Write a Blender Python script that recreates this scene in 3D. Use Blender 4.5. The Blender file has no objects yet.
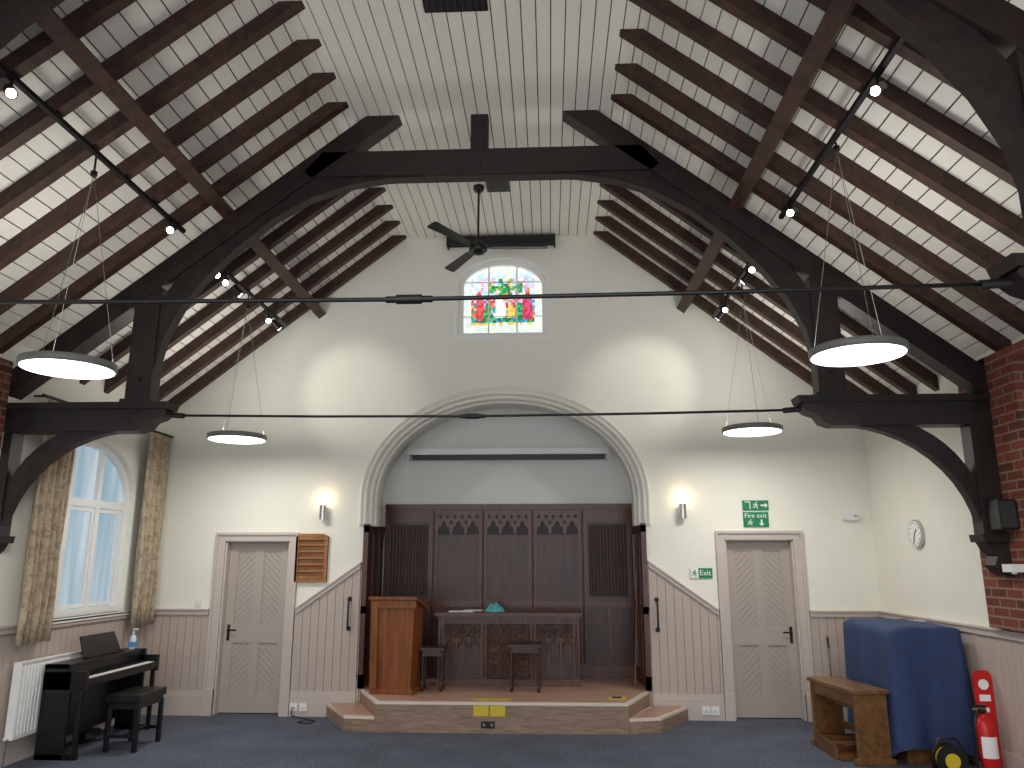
import bpy, bmesh, math, random
from mathutils import Vector, Matrix
random.seed(7)
pi=math.pi
# ------------------------------------------------------------------ helpers
def lin(c):
    o=[]
    for x in c[:3]:
        x=x/255.0
        o.append(x/12.92 if x<=0.04045 else ((x+0.055)/1.055)**2.4)
    return (o[0],o[1],o[2],1)
MATS={}
def nodes_of(name):
    m=bpy.data.materials.new(name); m.use_nodes=True
    nt=m.node_tree; b=nt.nodes['Principled BSDF']
    return m,nt,b
def paint(name,rgb,rough=0.6,var=0.05,scale=6.0,metal=0.0,bump=0.0,spec=None,stretch=(1,1,1)):
    if name in MATS: return MATS[name]
    m,nt,b=nodes_of(name)
    tc=nt.nodes.new('ShaderNodeTexCoord'); mp=nt.nodes.new('ShaderNodeMapping')
    mp.inputs['Scale'].default_value=stretch
    n=nt.nodes.new('ShaderNodeTexNoise'); n.inputs['Scale'].default_value=scale; n.inputs['Detail'].default_value=4
    r=nt.nodes.new('ShaderNodeValToRGB')
    c=lin(rgb)
    r.color_ramp.elements[0].position=0.3; r.color_ramp.elements[1].position=0.7
    r.color_ramp.elements[0].color=(c[0]*(1-var),c[1]*(1-var),c[2]*(1-var),1)
    r.color_ramp.elements[1].color=(min(1,c[0]*(1+var)),min(1,c[1]*(1+var)),min(1,c[2]*(1+var)),1)
    nt.links.new(tc.outputs['Object'],mp.inputs['Vector']); nt.links.new(mp.outputs['Vector'],n.inputs['Vector'])
    nt.links.new(n.outputs['Fac'],r.inputs['Fac']); nt.links.new(r.outputs['Color'],b.inputs['Base Color'])
    b.inputs['Roughness'].default_value=rough; b.inputs['Metallic'].default_value=metal
    if spec is not None: b.inputs['Specular IOR Level'].default_value=spec
    if bump>0:
        bp=nt.nodes.new('ShaderNodeBump'); bp.inputs['Strength'].default_value=bump; bp.inputs['Distance'].default_value=0.01
        nt.links.new(n.outputs['Fac'],bp.inputs['Height']); nt.links.new(bp.outputs['Normal'],b.inputs['Normal'])
    MATS[name]=m; return m
def wood(name,dark,light,rough=0.45,stretch=(12,12,1.2),scale=2.0):
    if name in MATS: return MATS[name]
    m,nt,b=nodes_of(name)
    tc=nt.nodes.new('ShaderNodeTexCoord'); mp=nt.nodes.new('ShaderNodeMapping')
    mp.inputs['Scale'].default_value=stretch
    n=nt.nodes.new('ShaderNodeTexNoise'); n.inputs['Scale'].default_value=scale; n.inputs['Detail'].default_value=6; n.inputs['Distortion'].default_value=0.6
    r=nt.nodes.new('ShaderNodeValToRGB')
    r.color_ramp.elements[0].position=0.3; r.color_ramp.elements[1].position=0.72
    r.color_ramp.elements[0].color=lin(dark); r.color_ramp.elements[1].color=lin(light)
    nt.links.new(tc.outputs['Object'],mp.inputs['Vector']); nt.links.new(mp.outputs['Vector'],n.inputs['Vector'])
    nt.links.new(n.outputs['Fac'],r.inputs['Fac']); nt.links.new(r.outputs['Color'],b.inputs['Base Color'])
    bp=nt.nodes.new('ShaderNodeBump'); bp.inputs['Strength'].default_value=0.15; bp.inputs['Distance'].default_value=0.005
    nt.links.new(n.outputs['Fac'],bp.inputs['Height']); nt.links.new(bp.outputs['Normal'],b.inputs['Normal'])
    b.inputs['Roughness'].default_value=rough
    MATS[name]=m; return m
def emit(name,rgb,strength,var=0.0):
    if name in MATS: return MATS[name]
    m,nt,b=nodes_of(name)
    c=lin(rgb)
    b.inputs['Base Color'].default_value=c
    b.inputs['Emission Color'].default_value=c; b.inputs['Emission Strength'].default_value=strength
    b.inputs['Roughness'].default_value=0.4
    if var>0:
        tc=nt.nodes.new('ShaderNodeTexCoord'); mp=nt.nodes.new('ShaderNodeMapping'); mp.inputs['Scale'].default_value=(1,5,0.4)
        n=nt.nodes.new('ShaderNodeTexNoise'); n.inputs['Scale'].default_value=1.3
        r=nt.nodes.new('ShaderNodeValToRGB')
        r.color_ramp.elements[0].position=0.32; r.color_ramp.elements[1].position=0.68
        r.color_ramp.elements[0].color=(c[0]*(1-var),c[1]*(1-var*.7),c[2]*(1-var*.55),1); r.color_ramp.elements[1].color=c
        nt.links.new(tc.outputs['Object'],mp.inputs['Vector']); nt.links.new(mp.outputs['Vector'],n.inputs['Vector'])
        nt.links.new(n.outputs['Fac'],r.inputs['Fac']); nt.links.new(r.outputs['Color'],b.inputs['Emission Color'])
        b.inputs['Base Color'].default_value=(.1,.11,.12,1); b.inputs['Roughness'].default_value=.8
    MATS[name]=m; return m

class MB:
    def __init__(s): s.v=[];s.f=[];s.m=[];s.s=[];s.mats=[]
    def mi(s,mat):
        if mat not in s.mats: s.mats.append(mat)
        return s.mats.index(mat)
    def add(s,verts,faces,mat,smooth=False):
        o=len(s.v); k=s.mi(mat)
        s.v+= [Vector(v) for v in verts]
        for f in faces: s.f.append([i+o for i in f]); s.m.append(k); s.s.append(smooth)
    def merge(s,o,M=None):
        off=len(s.v)
        s.v+=[(M@v if M else v) for v in o.v]
        for f,k,sm in zip(o.f,o.m,o.s):
            s.f.append([i+off for i in f]); s.m.append(s.mi(o.mats[k])); s.s.append(sm)
    def box(s,x0,x1,y0,y1,z0,z1,mat):
        s.add([(x0,y0,z0),(x1,y0,z0),(x1,y1,z0),(x0,y1,z0),(x0,y0,z1),(x1,y0,z1),(x1,y1,z1),(x0,y1,z1)],
              [(0,3,2,1),(4,5,6,7),(0,1,5,4),(1,2,6,5),(2,3,7,6),(3,0,4,7)],mat)
    def prism(s,poly,axis,a0,a1,mat,smooth=False):
        def P(p,a):
            return {'y':(p[0],a,p[1]),'x':(a,p[0],p[1]),'z':(p[0],p[1],a)}[axis]
        n=len(poly)
        vs=[P(p,a0) for p in poly]+[P(p,a1) for p in poly]
        fs=[tuple(range(n)),tuple(reversed(range(n,2*n)))]
        fs+=[(i,i+n,(i+1)%n+n,(i+1)%n) for i in range(n)]
        s.add(vs,fs,mat,smooth)
    def band(s,A,B,axis,a0,a1,mat,closed=False):
        def P(p,a):
            return {'y':(p[0],a,p[1]),'x':(a,p[0],p[1]),'z':(p[0],p[1],a)}[axis]
        n=len(A); vs=[]
        for i in range(n): vs+=[P(A[i],a0),P(B[i],a0),P(B[i],a1),P(A[i],a1)]
        fs=[]
        for i in range(n if closed else n-1):
            a=4*i; b=4*((i+1)%n)
            for k in range(4):
                k2=(k+1)%4; fs.append((a+k,a+k2,b+k2,b+k))
        if not closed: fs+=[(0,1,2,3),(4*n-4,4*n-1,4*n-2,4*n-3)]
        s.add(vs,fs,mat)
    def cyl(s,p0,p1,r0,mat,r1=None,seg=16,smooth=True):
        if r1 is None: r1=r0
        p0=Vector(p0);p1=Vector(p1); d=(p1-p0).normalized()
        a=Vector((0,0,1)) if abs(d.z)<0.9 else Vector((1,0,0))
        u=d.cross(a).normalized(); w=d.cross(u)
        vs=[];
        for p,r in ((p0,r0),(p1,r1)):
            for i in range(seg):
                t=2*pi*i/seg; vs.append(p+u*math.cos(t)*r+w*math.sin(t)*r)
        s.add(vs,[(i,(i+1)%seg,(i+1)%seg+seg,i+seg) for i in range(seg)],mat,smooth)
        s.add(vs[:seg],[tuple(range(seg))],mat); s.add(vs[seg:],[tuple(range(seg))],mat)
    def tube(s,pts,r,mat,seg=8,closed=False):
        pts=[Vector(p) for p in pts]; n=len(pts); vs=[]
        nrm=Vector((0,0,0))
        for i in range(n-1): nrm+= (pts[i+1]-pts[i]).cross(pts[min(i+2,n-1)]-pts[i])
        for i in range(n):
            if closed: d=pts[(i+1)%n]-pts[i-1]
            else: d=pts[min(i+1,n-1)]-pts[max(i-1,0)]
            d.normalize()
            ref=nrm.normalized() if nrm.length>1e-6 else (Vector((0,0,1)) if abs(d.z)<0.9 else Vector((1,0,0)))
            u=d.cross(ref)
            if u.length<1e-4: u=d.cross(Vector((0.3,0.7,0.2)))
            u.normalize(); w=d.cross(u)
            for k in range(seg):
                t=2*pi*k/seg; vs.append(pts[i]+u*math.cos(t)*r+w*math.sin(t)*r)
        fs=[]
        for i in range(n if closed else n-1):
            j=(i+1)%n
            for k in range(seg):
                k2=(k+1)%seg; fs.append((i*seg+k,i*seg+k2,j*seg+k2,j*seg+k))
        if not closed: fs+=[tuple(range(seg)),tuple(range((n-1)*seg,n*seg))]
        s.add(vs,fs,mat,True)
    def lathe(s,c,prof,mat,seg=24,smooth=True):
        vs=[]
        for r,z in prof:
            for i in range(seg):
                t=2*pi*i/seg; vs.append((c[0]+r*math.cos(t),c[1]+r*math.sin(t),c[2]+z))
        fs=[]
        for j in range(len(prof)-1):
            for i in range(seg):
                i2=(i+1)%seg; fs.append((j*seg+i,j*seg+i2,(j+1)*seg+i2,(j+1)*seg+i))
        fs+=[tuple(range(seg)),tuple(range((len(prof)-1)*seg,len(prof)*seg))]
        s.add(vs,fs,mat,smooth)
    def build(s,name,bevel=0,parent=None,origin=True):
        me=bpy.data.meshes.new(name)
        c=Vector((0,0,0))
        if origin and s.v:
            xs=[v.x for v in s.v];ys=[v.y for v in s.v];zs=[v.z for v in s.v]
            c=Vector(((min(xs)+max(xs))/2,(min(ys)+max(ys))/2,min(zs)))
        me.from_pydata([tuple(v-c) for v in s.v],[],s.f)
        for m in s.mats: me.materials.append(m)
        for p,k,sm in zip(me.polygons,s.m,s.s): p.material_index=k; p.use_smooth=sm
        bm=bmesh.new(); bm.from_mesh(me); bmesh.ops.recalc_face_normals(bm,faces=bm.faces); bm.to_mesh(me); bm.free()
        ob=bpy.data.objects.new(name,me); ob.location=c; bpy.context.collection.objects.link(ob)
        if bevel>0:
            md=ob.modifiers.new('bevel','BEVEL'); md.width=bevel; md.segments=2; md.limit_method='ANGLE'; md.angle_limit=math.radians(40)
        if parent: ob.parent=parent; ob.location=c-parent.location
        return ob
def plate_mesh(name,loops,t0,t1,axis,mat):
    cu=bpy.data.curves.new(name,'CURVE'); cu.dimensions='2D'; cu.fill_mode='BOTH'; cu.extrude=(t1-t0)/2
    for lp in loops:
        sp=cu.splines.new('POLY'); sp.points.add(len(lp)-1)
        for p,q in zip(sp.points,lp): p.co=(q[0],q[1],0,1)
        sp.use_cyclic_u=True
    ob=bpy.data.objects.new(name+'_c',cu); bpy.context.collection.objects.link(ob)
    bpy.context.view_layer.update()
    me=bpy.data.meshes.new_from_object(ob.evaluated_get(bpy.context.evaluated_depsgraph_get()))
    bpy.data.objects.remove(ob); bpy.data.curves.remove(cu)
    mid=(t0+t1)/2
    for v in me.vertices:
        a,b,c=v.co
        v.co={'y':(a,mid+c,b),'x':(mid+c,a,b),'z':(a,b,mid+c)}[axis]
    bm=bmesh.new(); bm.from_mesh(me); bmesh.ops.remove_doubles(bm,verts=bm.verts,dist=1e-5); bmesh.ops.recalc_face_normals(bm,faces=bm.faces); bm.to_mesh(me); bm.free()
    for p in me.polygons: p.use_smooth=False
    me.materials.clear(); me.materials.append(mat); me.name=name
    return me
def plate(name,loops,t0,t1,axis,mat):
    me=plate_mesh(name,loops,t0,t1,axis,mat)
    o=bpy.data.objects.new(name,me); bpy.context.collection.objects.link(o); return o
def ell(cx,cz,a,b,n=32,t0=0,t1=pi):
    return [(cx+a*math.cos(t0+(t1-t0)*i/n),cz+b*math.sin(t0+(t1-t0)*i/n)) for i in range(n+1)]
def text_child(name,body,size,loc,rot,mat,parent,align='LEFT',ext=0.001):
    cu=bpy.data.curves.new(name,'FONT'); cu.body=body; cu.size=size; cu.extrude=ext; cu.align_x=align
    ob=bpy.data.objects.new(name+'_c',cu); bpy.context.collection.objects.link(ob)
    bpy.context.view_layer.update()
    me=bpy.data.meshes.new_from_object(ob.evaluated_get(bpy.context.evaluated_depsgraph_get()))
    bpy.data.objects.remove(ob)
    me.materials.clear(); me.materials.append(mat)
    o=bpy.data.objects.new(name,me); bpy.context.collection.objects.link(o)
    o.parent=parent; o.location=Vector(loc)-parent.location; o.rotation_euler=rot; return o

# ------------------------------------------------------------------ materials
M_wall=paint('plaster_white',(236,234,222),0.85,0.015,3,bump=0.04)
M_niche=paint('plaster_niche',(230,231,226),0.85,0.02,3)
M_board=paint('ceiling_board_white',(226,223,213),0.6,0.04,2.5,stretch=(1,.3,1))
M_gap=paint('board_gap',(92,86,76),0.9,0.05)
M_raft=wood('rafter_wood',(38,22,17),(74,45,34),0.6,(10,10,10),1.2)
M_truss=wood('truss_wood',(22,15,15),(44,30,27),0.5,(8,8,8),1.0)
M_black=paint('black_metal',(18,18,19),0.4,0.05)
M_taupe=paint('taupe_paint',(186,171,161),0.55,0.02,4)
M_taupeL=paint('taupe_paint_light',(196,184,176),0.5,0.02,4)
M_groove=paint('groove_shadow_paint',(152,138,128),0.8,0.02)
M_door=paint('door_paint',(174,163,154),0.5,0.02,4)
M_white=paint('white_gloss',(238,238,236),0.35,0.01)
M_plastic=paint('white_plastic',(230,230,228),0.4,0.01)
M_oakd=wood('dark_oak',(44,18,12),(80,37,25),0.35,(14,14,1.4),2.0)
M_oakd2=wood('dark_oak_carved',(56,27,18),(98,52,35),0.32,(14,14,2),2.0)
M_tabd=wood('table_oak',(46,25,18),(80,48,34),0.38,(14,14,2),2.0)
M_tabl=wood('table_oak_carved',(60,34,25),(104,66,48),0.35,(14,14,2),2.0)
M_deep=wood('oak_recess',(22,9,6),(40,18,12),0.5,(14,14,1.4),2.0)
M_lect=wood('lectern_oak',(108,58,25),(150,87,40),0.35,(14,14,1.2),1.6)
M_hymn=wood('hymn_board_oak',(140,88,44),(176,118,66),0.45,(3,3,14),2)
M_hymnd=wood('hymn_board_slat',(104,62,30),(130,82,44),0.45,(3,3,14),2)
M_bench=wood('organ_bench_oak',(88,58,31),(132,94,55),0.4,(10,2,10),1.6)
M_chrome=paint('brushed_chrome',(190,190,190),0.25,0.03,metal=1.0)
M_piano=paint('piano_black',(14,13,15),0.3,0.02)
M_red=paint('fire_red',(196,22,20),0.35,0.03)
M_yel=paint('signal_yellow',(212,188,46),0.5,0.03)
M_green=paint('sign_green',(0,128,78),0.5,0.02)
M_blue=paint('dust_cover_blue',(44,62,102),0.75,0.12,9,bump=0.25)
M_turq=paint('turquoise_cloth',(90,175,175),0.8,0.1,20)
M_paper=paint('paper',(225,222,220),0.8,0.02)
M_vinyl=wood('stage_vinyl',(164,126,106),(196,160,140),0.4,(1.5,10,8),3)
M_riser=wood('stage_riser_vinyl',(124,102,86),(164,138,118),0.5,(1.2,8,10),4)
M_nose=paint('step_nosing',(220,210,200),0.45,0.02)
M_disc=emit('pendant_diffuser',(255,253,246),3.0)
M_warm=emit('warm_lamp',(255,214,140),8.0)
M_led=emit('spot_led',(255,250,240),25.0)
M_pane=emit('frosted_pane',(200,214,222),0.8,0.62)
def carpet():
    m,nt,b=nodes_of('carpet')
    tc=nt.nodes.new('ShaderNodeTexCoord')
    n=nt.nodes.new('ShaderNodeTexNoise'); n.inputs['Scale'].default_value=45; n.inputs['Detail'].default_value=6; n.inputs['Roughness'].default_value=.7
    n2=nt.nodes.new('ShaderNodeTexNoise'); n2.inputs['Scale'].default_value=2.2; n2.inputs['Detail'].default_value=6
    r=nt.nodes.new('ShaderNodeValToRGB'); r.color_ramp.elements[0].position=.33; r.color_ramp.elements[1].position=.67
    r.color_ramp.elements[0].color=lin((56,61,74)); r.color_ramp.elements[1].color=lin((112,117,132))
    r2=nt.nodes.new('ShaderNodeValToRGB'); r2.color_ramp.elements[0].position=.35; r2.color_ramp.elements[1].position=.65
    r2.color_ramp.elements[0].color=(.86,.86,.87,1); r2.color_ramp.elements[1].color=(1.08,1.08,1.08,1)
    a=nt.nodes.new('ShaderNodeMix'); a.data_type='RGBA'; a.blend_type='MULTIPLY'; a.inputs[0].default_value=1
    L=nt.links.new
    for x in (n,n2): L(tc.outputs['Object'],x.inputs['Vector'])
    L(n.outputs['Fac'],r.inputs['Fac']); L(n2.outputs['Fac'],r2.inputs['Fac'])
    L(r.outputs['Color'],a.inputs[6]); L(r2.outputs['Color'],a.inputs[7]); L(a.outputs[2],b.inputs['Base Color'])
    b.inputs['Roughness'].default_value=0.9; b.inputs['Specular IOR Level'].default_value=0.2
    bp=nt.nodes.new('ShaderNodeBump'); bp.inputs['Strength'].default_value=.4; bp.inputs['Distance'].default_value=.005
    L(n.outputs['Fac'],bp.inputs['Height']); L(bp.outputs['Normal'],b.inputs['Normal'])
    return m
M_carpet=carpet()
def brickmat():
    m,nt,b=nodes_of('red_brick')
    tc=nt.nodes.new('ShaderNodeTexCoord'); sp=nt.nodes.new('ShaderNodeSeparateXYZ'); cb=nt.nodes.new('ShaderNodeCombineXYZ')
    ad=nt.nodes.new('ShaderNodeMath'); ad.operation='ADD'
    br=nt.nodes.new('ShaderNodeTexBrick')
    br.inputs['Scale'].default_value=1.0; br.inputs['Brick Width'].default_value=.225; br.inputs['Row Height'].default_value=.075
    br.inputs['Mortar Size'].default_value=.008
    br.inputs['Color1'].default_value=lin((132,66,46)); br.inputs['Color2'].default_value=lin((88,44,35)); br.inputs['Mortar'].default_value=lin((136,112,98))
    L=nt.links.new
    L(tc.outputs['Object'],sp.inputs[0]); L(sp.outputs['Y'],ad.inputs[0]); L(sp.outputs['X'],ad.inputs[1]); L(ad.outputs[0],cb.inputs['X']); L(sp.outputs['Z'],cb.inputs['Y']); L(cb.outputs[0],br.inputs['Vector'])
    L(br.outputs['Color'],b.inputs['Base Color']); b.inputs['Roughness'].default_value=.85
    bp=nt.nodes.new('ShaderNodeBump'); bp.invert=True; bp.inputs['Strength'].default_value=.5; bp.inputs['Distance'].default_value=.005
    L(br.outputs['Fac'],bp.inputs['Height']); L(bp.outputs['Normal'],b.inputs['Normal'])
    return m
M_brick=brickmat()
def curtainmat():
    m,nt,b=nodes_of('floral_curtain')
    tc=nt.nodes.new('ShaderNodeTexCoord')
    v=nt.nodes.new('ShaderNodeTexNoise'); v.inputs['Scale'].default_value=14; v.inputs['Detail'].default_value=3; v.inputs['Distortion'].default_value=1.2
    r=nt.nodes.new('ShaderNodeValToRGB'); e=r.color_ramp.elements
    e[0].position=.38; e[0].color=lin((152,134,114)); e[1].position=.54; e[1].color=lin((182,165,140))
    nt.links.new(tc.outputs['Object'],v.inputs['Vector']); nt.links.new(v.outputs['Fac'],r.inputs['Fac']); nt.links.new(r.outputs['Color'],b.inputs['Base Color'])
    b.inputs['Roughness'].default_value=.9
    return m
M_curt=curtainmat()

# ------------------------------------------------------------------ room constants
XL,XR,YB,YF=-4.72,3.72,9.2,-1.6
XP=3.62      # inner face of the brick pier on the right wall
C=-0.6; TAN=0.786; FZ=5.76
def zb(x): return 5.72-TAN*(abs(x-C)-1.24)          # underside of rafters
OFF=0.14
b=MB(); b.box(XL-.3,XR+.3,YF,YB+1.3,-0.12,0,M_carpet); b.build('floor',origin=False)
aw,sp,rise=1.66,2.45,1.26
AC=-0.54
floorline=[(XL-.25,0),(-3.86,0),(-3.86,1.94),(-3.08,1.94),(-3.08,0),(AC-aw,0)]
arch=ell(AC,sp,aw,rise,40,pi,0)
floorline+=arch+[(AC+aw,0),(2.02,0),(2.02,1.95),(2.80,1.95),(2.80,0)]
outer=floorline+[(XR+.25,0),(XR+.25,zb(XR)+.05),(0.55,6.0),(-1.75,6.0),(XL-.25,zb(XL)+.05)]
WX,WZ=-0.565,5.13
whole=[(WX-.56,4.45),(WX+.56,4.45)]+ell(WX,WZ,.56,.35,20)
plate('wall_back',[outer,whole],YB,YB+.25,'y',M_wall)
wy0,wy1,ws,wr,wsill=6.95,8.62,2.40,0.55,1.17
wyc=(wy0+wy1)/2; wa=(wy1-wy0)/2
lo=[(YF,0),(YB,0),(YB,zb(XL)+.2),(YF,zb(XL)+.2)]
lh=[(wy0,wsill),(wy1,wsill)]+ell(wyc,ws,wa,wr,24)
lh2=[(4.6,2.6),(6.0,2.6),(6.0,3.25),(4.6,3.25)]
plate('wall_left',[lo,lh,lh2],XL-.25,XL,'x',M_wall)
ro=[(YF,0),(YB,0),(YB,zb(XR)+.2),(YF,zb(XR)+.2)]
plate('wall_right',[ro,lh2],XR,XR+.25,'x',M_wall)
plate('trim_brick_right',[[(4.2,1.18),(6.82,1.18),(6.82,3.36),(4.2,3.36)],lh2],XP,XR-.001,'x',M_brick)
plate('trim_brick_left',[[(4.2,2.62),(6.34,2.62),(6.34,3.42),(4.2,3.42)],[(4.3,2.7),(6.0,2.7),(6.0,3.25),(4.3,3.25)]],XL+.001,XL+.02,'x',M_brick)
for nm,x0,x1 in (('window_3',XR+.1,XR+.16),('window_4',XL-.16,XL-.1)):
    b=MB()
    b.box(x0+.02,x0+.03,4.6,6.0,2.6,3.25,M_pane)
    for yy in (4.6,5.05,5.51,5.94): b.box(x0,x1,yy,yy+.06,2.6,3.25,M_white)
    for zz in (2.6,3.19): b.box(x0,x1,4.6,6.0,zz,zz+.06,M_white)
    b.build(nm)
# niche shell
b=MB()
NY=10.15
inn=[(AC-aw,0)]+ell(AC,sp,aw,rise,40,pi,0)+[(AC+aw,0)]
out=[(AC-aw-.12,0)]+ell(AC,sp,aw+.12,rise+.12,40,pi,0)+[(AC+aw+.12,0)]
b.band(out,inn,'y',YB+.25,NY+.1,M_niche)
b.prism([(AC-aw,0),(AC+aw,0)]+ell(AC,sp,aw,rise,40),'y',NY,NY+.1,M_niche)
b.build('wall_niche')
# arch moulding (lofted profile)
b=MB()
prof=[(1.73,1.35,YB-.001),(1.73,1.35,YB-.026),(1.71,1.33,YB-.034),(1.695,1.315,YB-.026),(1.675,1.295,YB-.008),(1.655,1.275,YB-.004),(1.64,1.26,YB+.012),(1.62,1.24,YB+.05),(1.60,1.22,YB+.055),(1.585,1.205,YB+.07),(1.575,1.195,YB+.12),(1.555,1.175,YB+.135),(1.545,1.165,YB+.16),(1.545,1.165,YB+.30),(1.66,1.27,YB+.30)]
rings=[]
for a_,r_,y_ in prof:
    rings.append([(AC-a_,y_,2.12)]+[(p[0],y_,p[1]) for p in ell(AC,sp,a_,r_,48,pi,0)]+[(AC+a_,y_,2.12)])
nr=len(rings[0]); vs=[v for r_ in rings for v in r_]
fs=[(j*nr+i,j*nr+i+1,(j+1)*nr+i+1,(j+1)*nr+i) for j in range(len(rings)-1) for i in range(nr-1)]
fs+=[tuple(j*nr for j in range(len(rings))),tuple(j*nr+nr-1 for j in range(len(rings)))]
b.add(vs,fs,M_wall); b.build('trim_chancel_arch')
# ceiling
b=MB()
x=-1.98
while x<0.78:
    b.box(x,x+.104,YF,YB,FZ,FZ+.02,M_board); x+=.113
b.box(-2.0,0.8,YF,YB,FZ+.021,FZ+.05,M_gap)
for sgn,wx in ((-1,XL),(1,XR)):
    hmax=abs(wx-C)+.1; ang=math.atan(TAN); cs,sn=math.cos(ang),math.sin(ang)
    h0=1.30; L=(hmax-h0)/cs; s=0
    def P(s_,n_):
        h=h0+s_*cs+n_*sn; z=5.72-TAN*(h0-1.24)+OFF-s_*sn+n_*cs
        return (C+sgn*h,z)
    while s<L:
        e=min(s+.123,L)
        b.prism([P(s,0),P(e,0),P(e,.018),P(s,.018)],'y',YF,YB,M_board); s+=.133
    b.prism([P(-.12,.019),P(L,.019),P(L,.06),P(-.12,.06)],'y',YF,YB,M_gap)
b.build('ceiling',origin=False)
# rafters
b=MB()
ys=[9.1-.43*i for i in range(6)]+[6.17-.43*i for i in range(6)]+[3.1-.43*i for i in range(11)]
for yy in ys:
    for sgn,wx in ((-1,XL),(1,XR)):
        h1=abs(wx-C)
        pts=[(1.19,FZ),(h1,5.72-TAN*(h1-1.24)),(h1,5.72-TAN*(h1-1.24)+OFF),(1.19+.178,FZ)]
        b.prism([(C+sgn*h,z) for h,z in pts],'y',yy-.042,yy+.042,M_raft)
b.build('roof_rafters')
for sgn in (-1,1):
    b=MB(); xx=C+sgn*2.34; z=zb(xx)
    ang=math.atan(TAN)
    q=[(-.055,-.15),(.055,-.15),(.055,0.0),(-.055,0.0)]
    pts=[]
    for u,w in q:
        pts.append((xx+sgn*(u*math.cos(ang)+w*math.sin(ang)) , z -u*math.sin(ang)+w*math.cos(ang)))
    b.prism(pts,'y',YF,YB,M_raft); b.build('roof_purlin')
# trusses
def truss(yc):
    b=MB(); y0,y1=yc-.085,yc+.085
    K=.975; EZ=1.721
    S=lambda p:(p[0]*K,EZ+(p[1]-EZ)*K)
    lz=lambda h:5.76-TAN*(h-1.07)
    t=.245
    for sgn,wx in ((-1,XL-.10),(1,XP-.001)):
        W=abs(wx-C)
        X=lambda pts:[(C+sgn*h,z) for h,z in pts]
        XS=lambda pts:[(C+sgn*S(p)[0],S(p)[1]) for p in pts]
        We=W if sgn<0 else abs(XR-C)
        if sgn<0: b.prism(X([(1.07,FZ),(We,lz(We)),(We,lz(We)-t),(1.07-t/TAN,FZ)]),'y',y0,y1,M_truss)
        else: b.prism(X([(1.07,FZ),(We,lz(We)),(We,3.362),(W,3.362),(W,lz(W)-t),(1.07-t/TAN,FZ)]),'y',y0,y1,M_truss)
        inner=[(0,5.235),(.5,5.235),(.9,5.22),(1.25,5.16),(1.6,5.04),(1.95,4.83),(2.27,4.55),(2.55,4.25),(2.74,3.98),(2.87,3.70),(2.93,3.4)]
        outer=[(0,5.36),(.5,5.36),(.92,5.36),(1.3,5.33),(1.68,5.23),(2.05,5.03),(2.38,4.75),(2.67,4.44),(2.88,4.14),(3.02,3.8),(3.08,3.4)]
        b.band(XS(inner),XS(outer),'y',y0+.03,y1-.03,M_truss)
        pa,pb=2.93*K,3.16*K; zt=S((0,3.04))[1]
        b.prism(X([(pa,zt),(pb,zt),(pb,lz(pb)-.1),(pa,lz(pa)-.1)]),'y',y0+.01,y1-.01,M_truss)
        b.prism(XS([(2.88,3.04),(3.21,3.04),(3.19,3.12),(2.90,3.12)]),'y',y0-.01,y1+.01,M_truss)
        Wk=W/K
        b.prism(XS([(2.80,3.05),(Wk,3.05),(Wk,2.83),(3.02,2.83),(2.94,2.86),(2.90,2.92),(2.82,2.95),(2.76,3.0)]),'y',y0,y1,M_truss)
        b.prism(XS([(2.76,3.03),(Wk,3.03),(Wk,3.09),(2.74,3.09)]),'y',y0-.02,y1+.02,M_truss)
        n=12; A=[];B=[]
        xe=Wk-.17
        for i in range(n+1):
            tt=pi/2*i/n
            A.append((3.06+(xe-3.06)*math.sin(tt),1.86+(2.84-1.86)*math.cos(tt)))
            B.append((3.30+(xe+.04-3.30)*math.sin(tt),2.08+(2.92-2.08)*math.cos(tt)))
        b.band(XS(A),XS(B[:-1]+[(xe+.06,1.97)]),'y',y0+.035,y1-.035,M_truss)
        b.prism(X([(W-.18,2.80),(W,2.80),(W,1.60),(W-.05,1.60),(W-.10,1.63),(W-.13,1.68),(W-.10,1.75),(W-.15,1.80),(W-.18,1.86)]),'y',y0+.01,y1-.01,M_truss)
        b.prism(X([(W-.21,1.92),(W,1.92),(W,1.86),(W-.20,1.86)]),'y',y0-.02,y1+.02,M_truss)
    b.prism([(C+S(p)[0],S(p)[1]) for p in [(-1.5,5.49),(1.5,5.49),(1.66,5.30),(1.6,5.24),(-1.6,5.24),(-1.66,5.30)]],'y',y0,y1,M_truss)
    b.box(C-.09,C+.07,y0+.02,y1-.02,5.36,FZ,M_truss)
    for hx,hz in ((-3.045,3.3),(3.045,3.3),(-3.045,3.0),(3.045,3.0),(0,5.35)):
        hx,hz=S((hx,hz)); b.cyl((C+hx,y0-.012,hz),(C+hx,y0+.01,hz),.018,M_black,seg=8)
    b.build('roof_truss')
    r=MB(); e=2.76*K
    r.tube([(C-e,yc,2.95),(C-1.4,yc,2.93),(C-.08,yc,2.92),(C+1.4,yc,2.93),(C+e,yc,2.95)],.011,M_black,seg=8)
    cx=C-.05
    r.cyl((cx-.06,yc,2.92),(cx+.06,yc,2.92),.024,M_black,seg=8)
    r.cyl((cx-.11,yc,2.92),(cx+.11,yc,2.92),.017,M_black,seg=8)
    for sg in (-1,1):
        r.cyl((C+sg*(e-.12),yc,2.945),(C+sg*(e+.02),yc,2.955),.024,M_black,seg=8)
    r.build('tie_rod')
for yc in (6.45,3.42,0.39): truss(yc)

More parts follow.
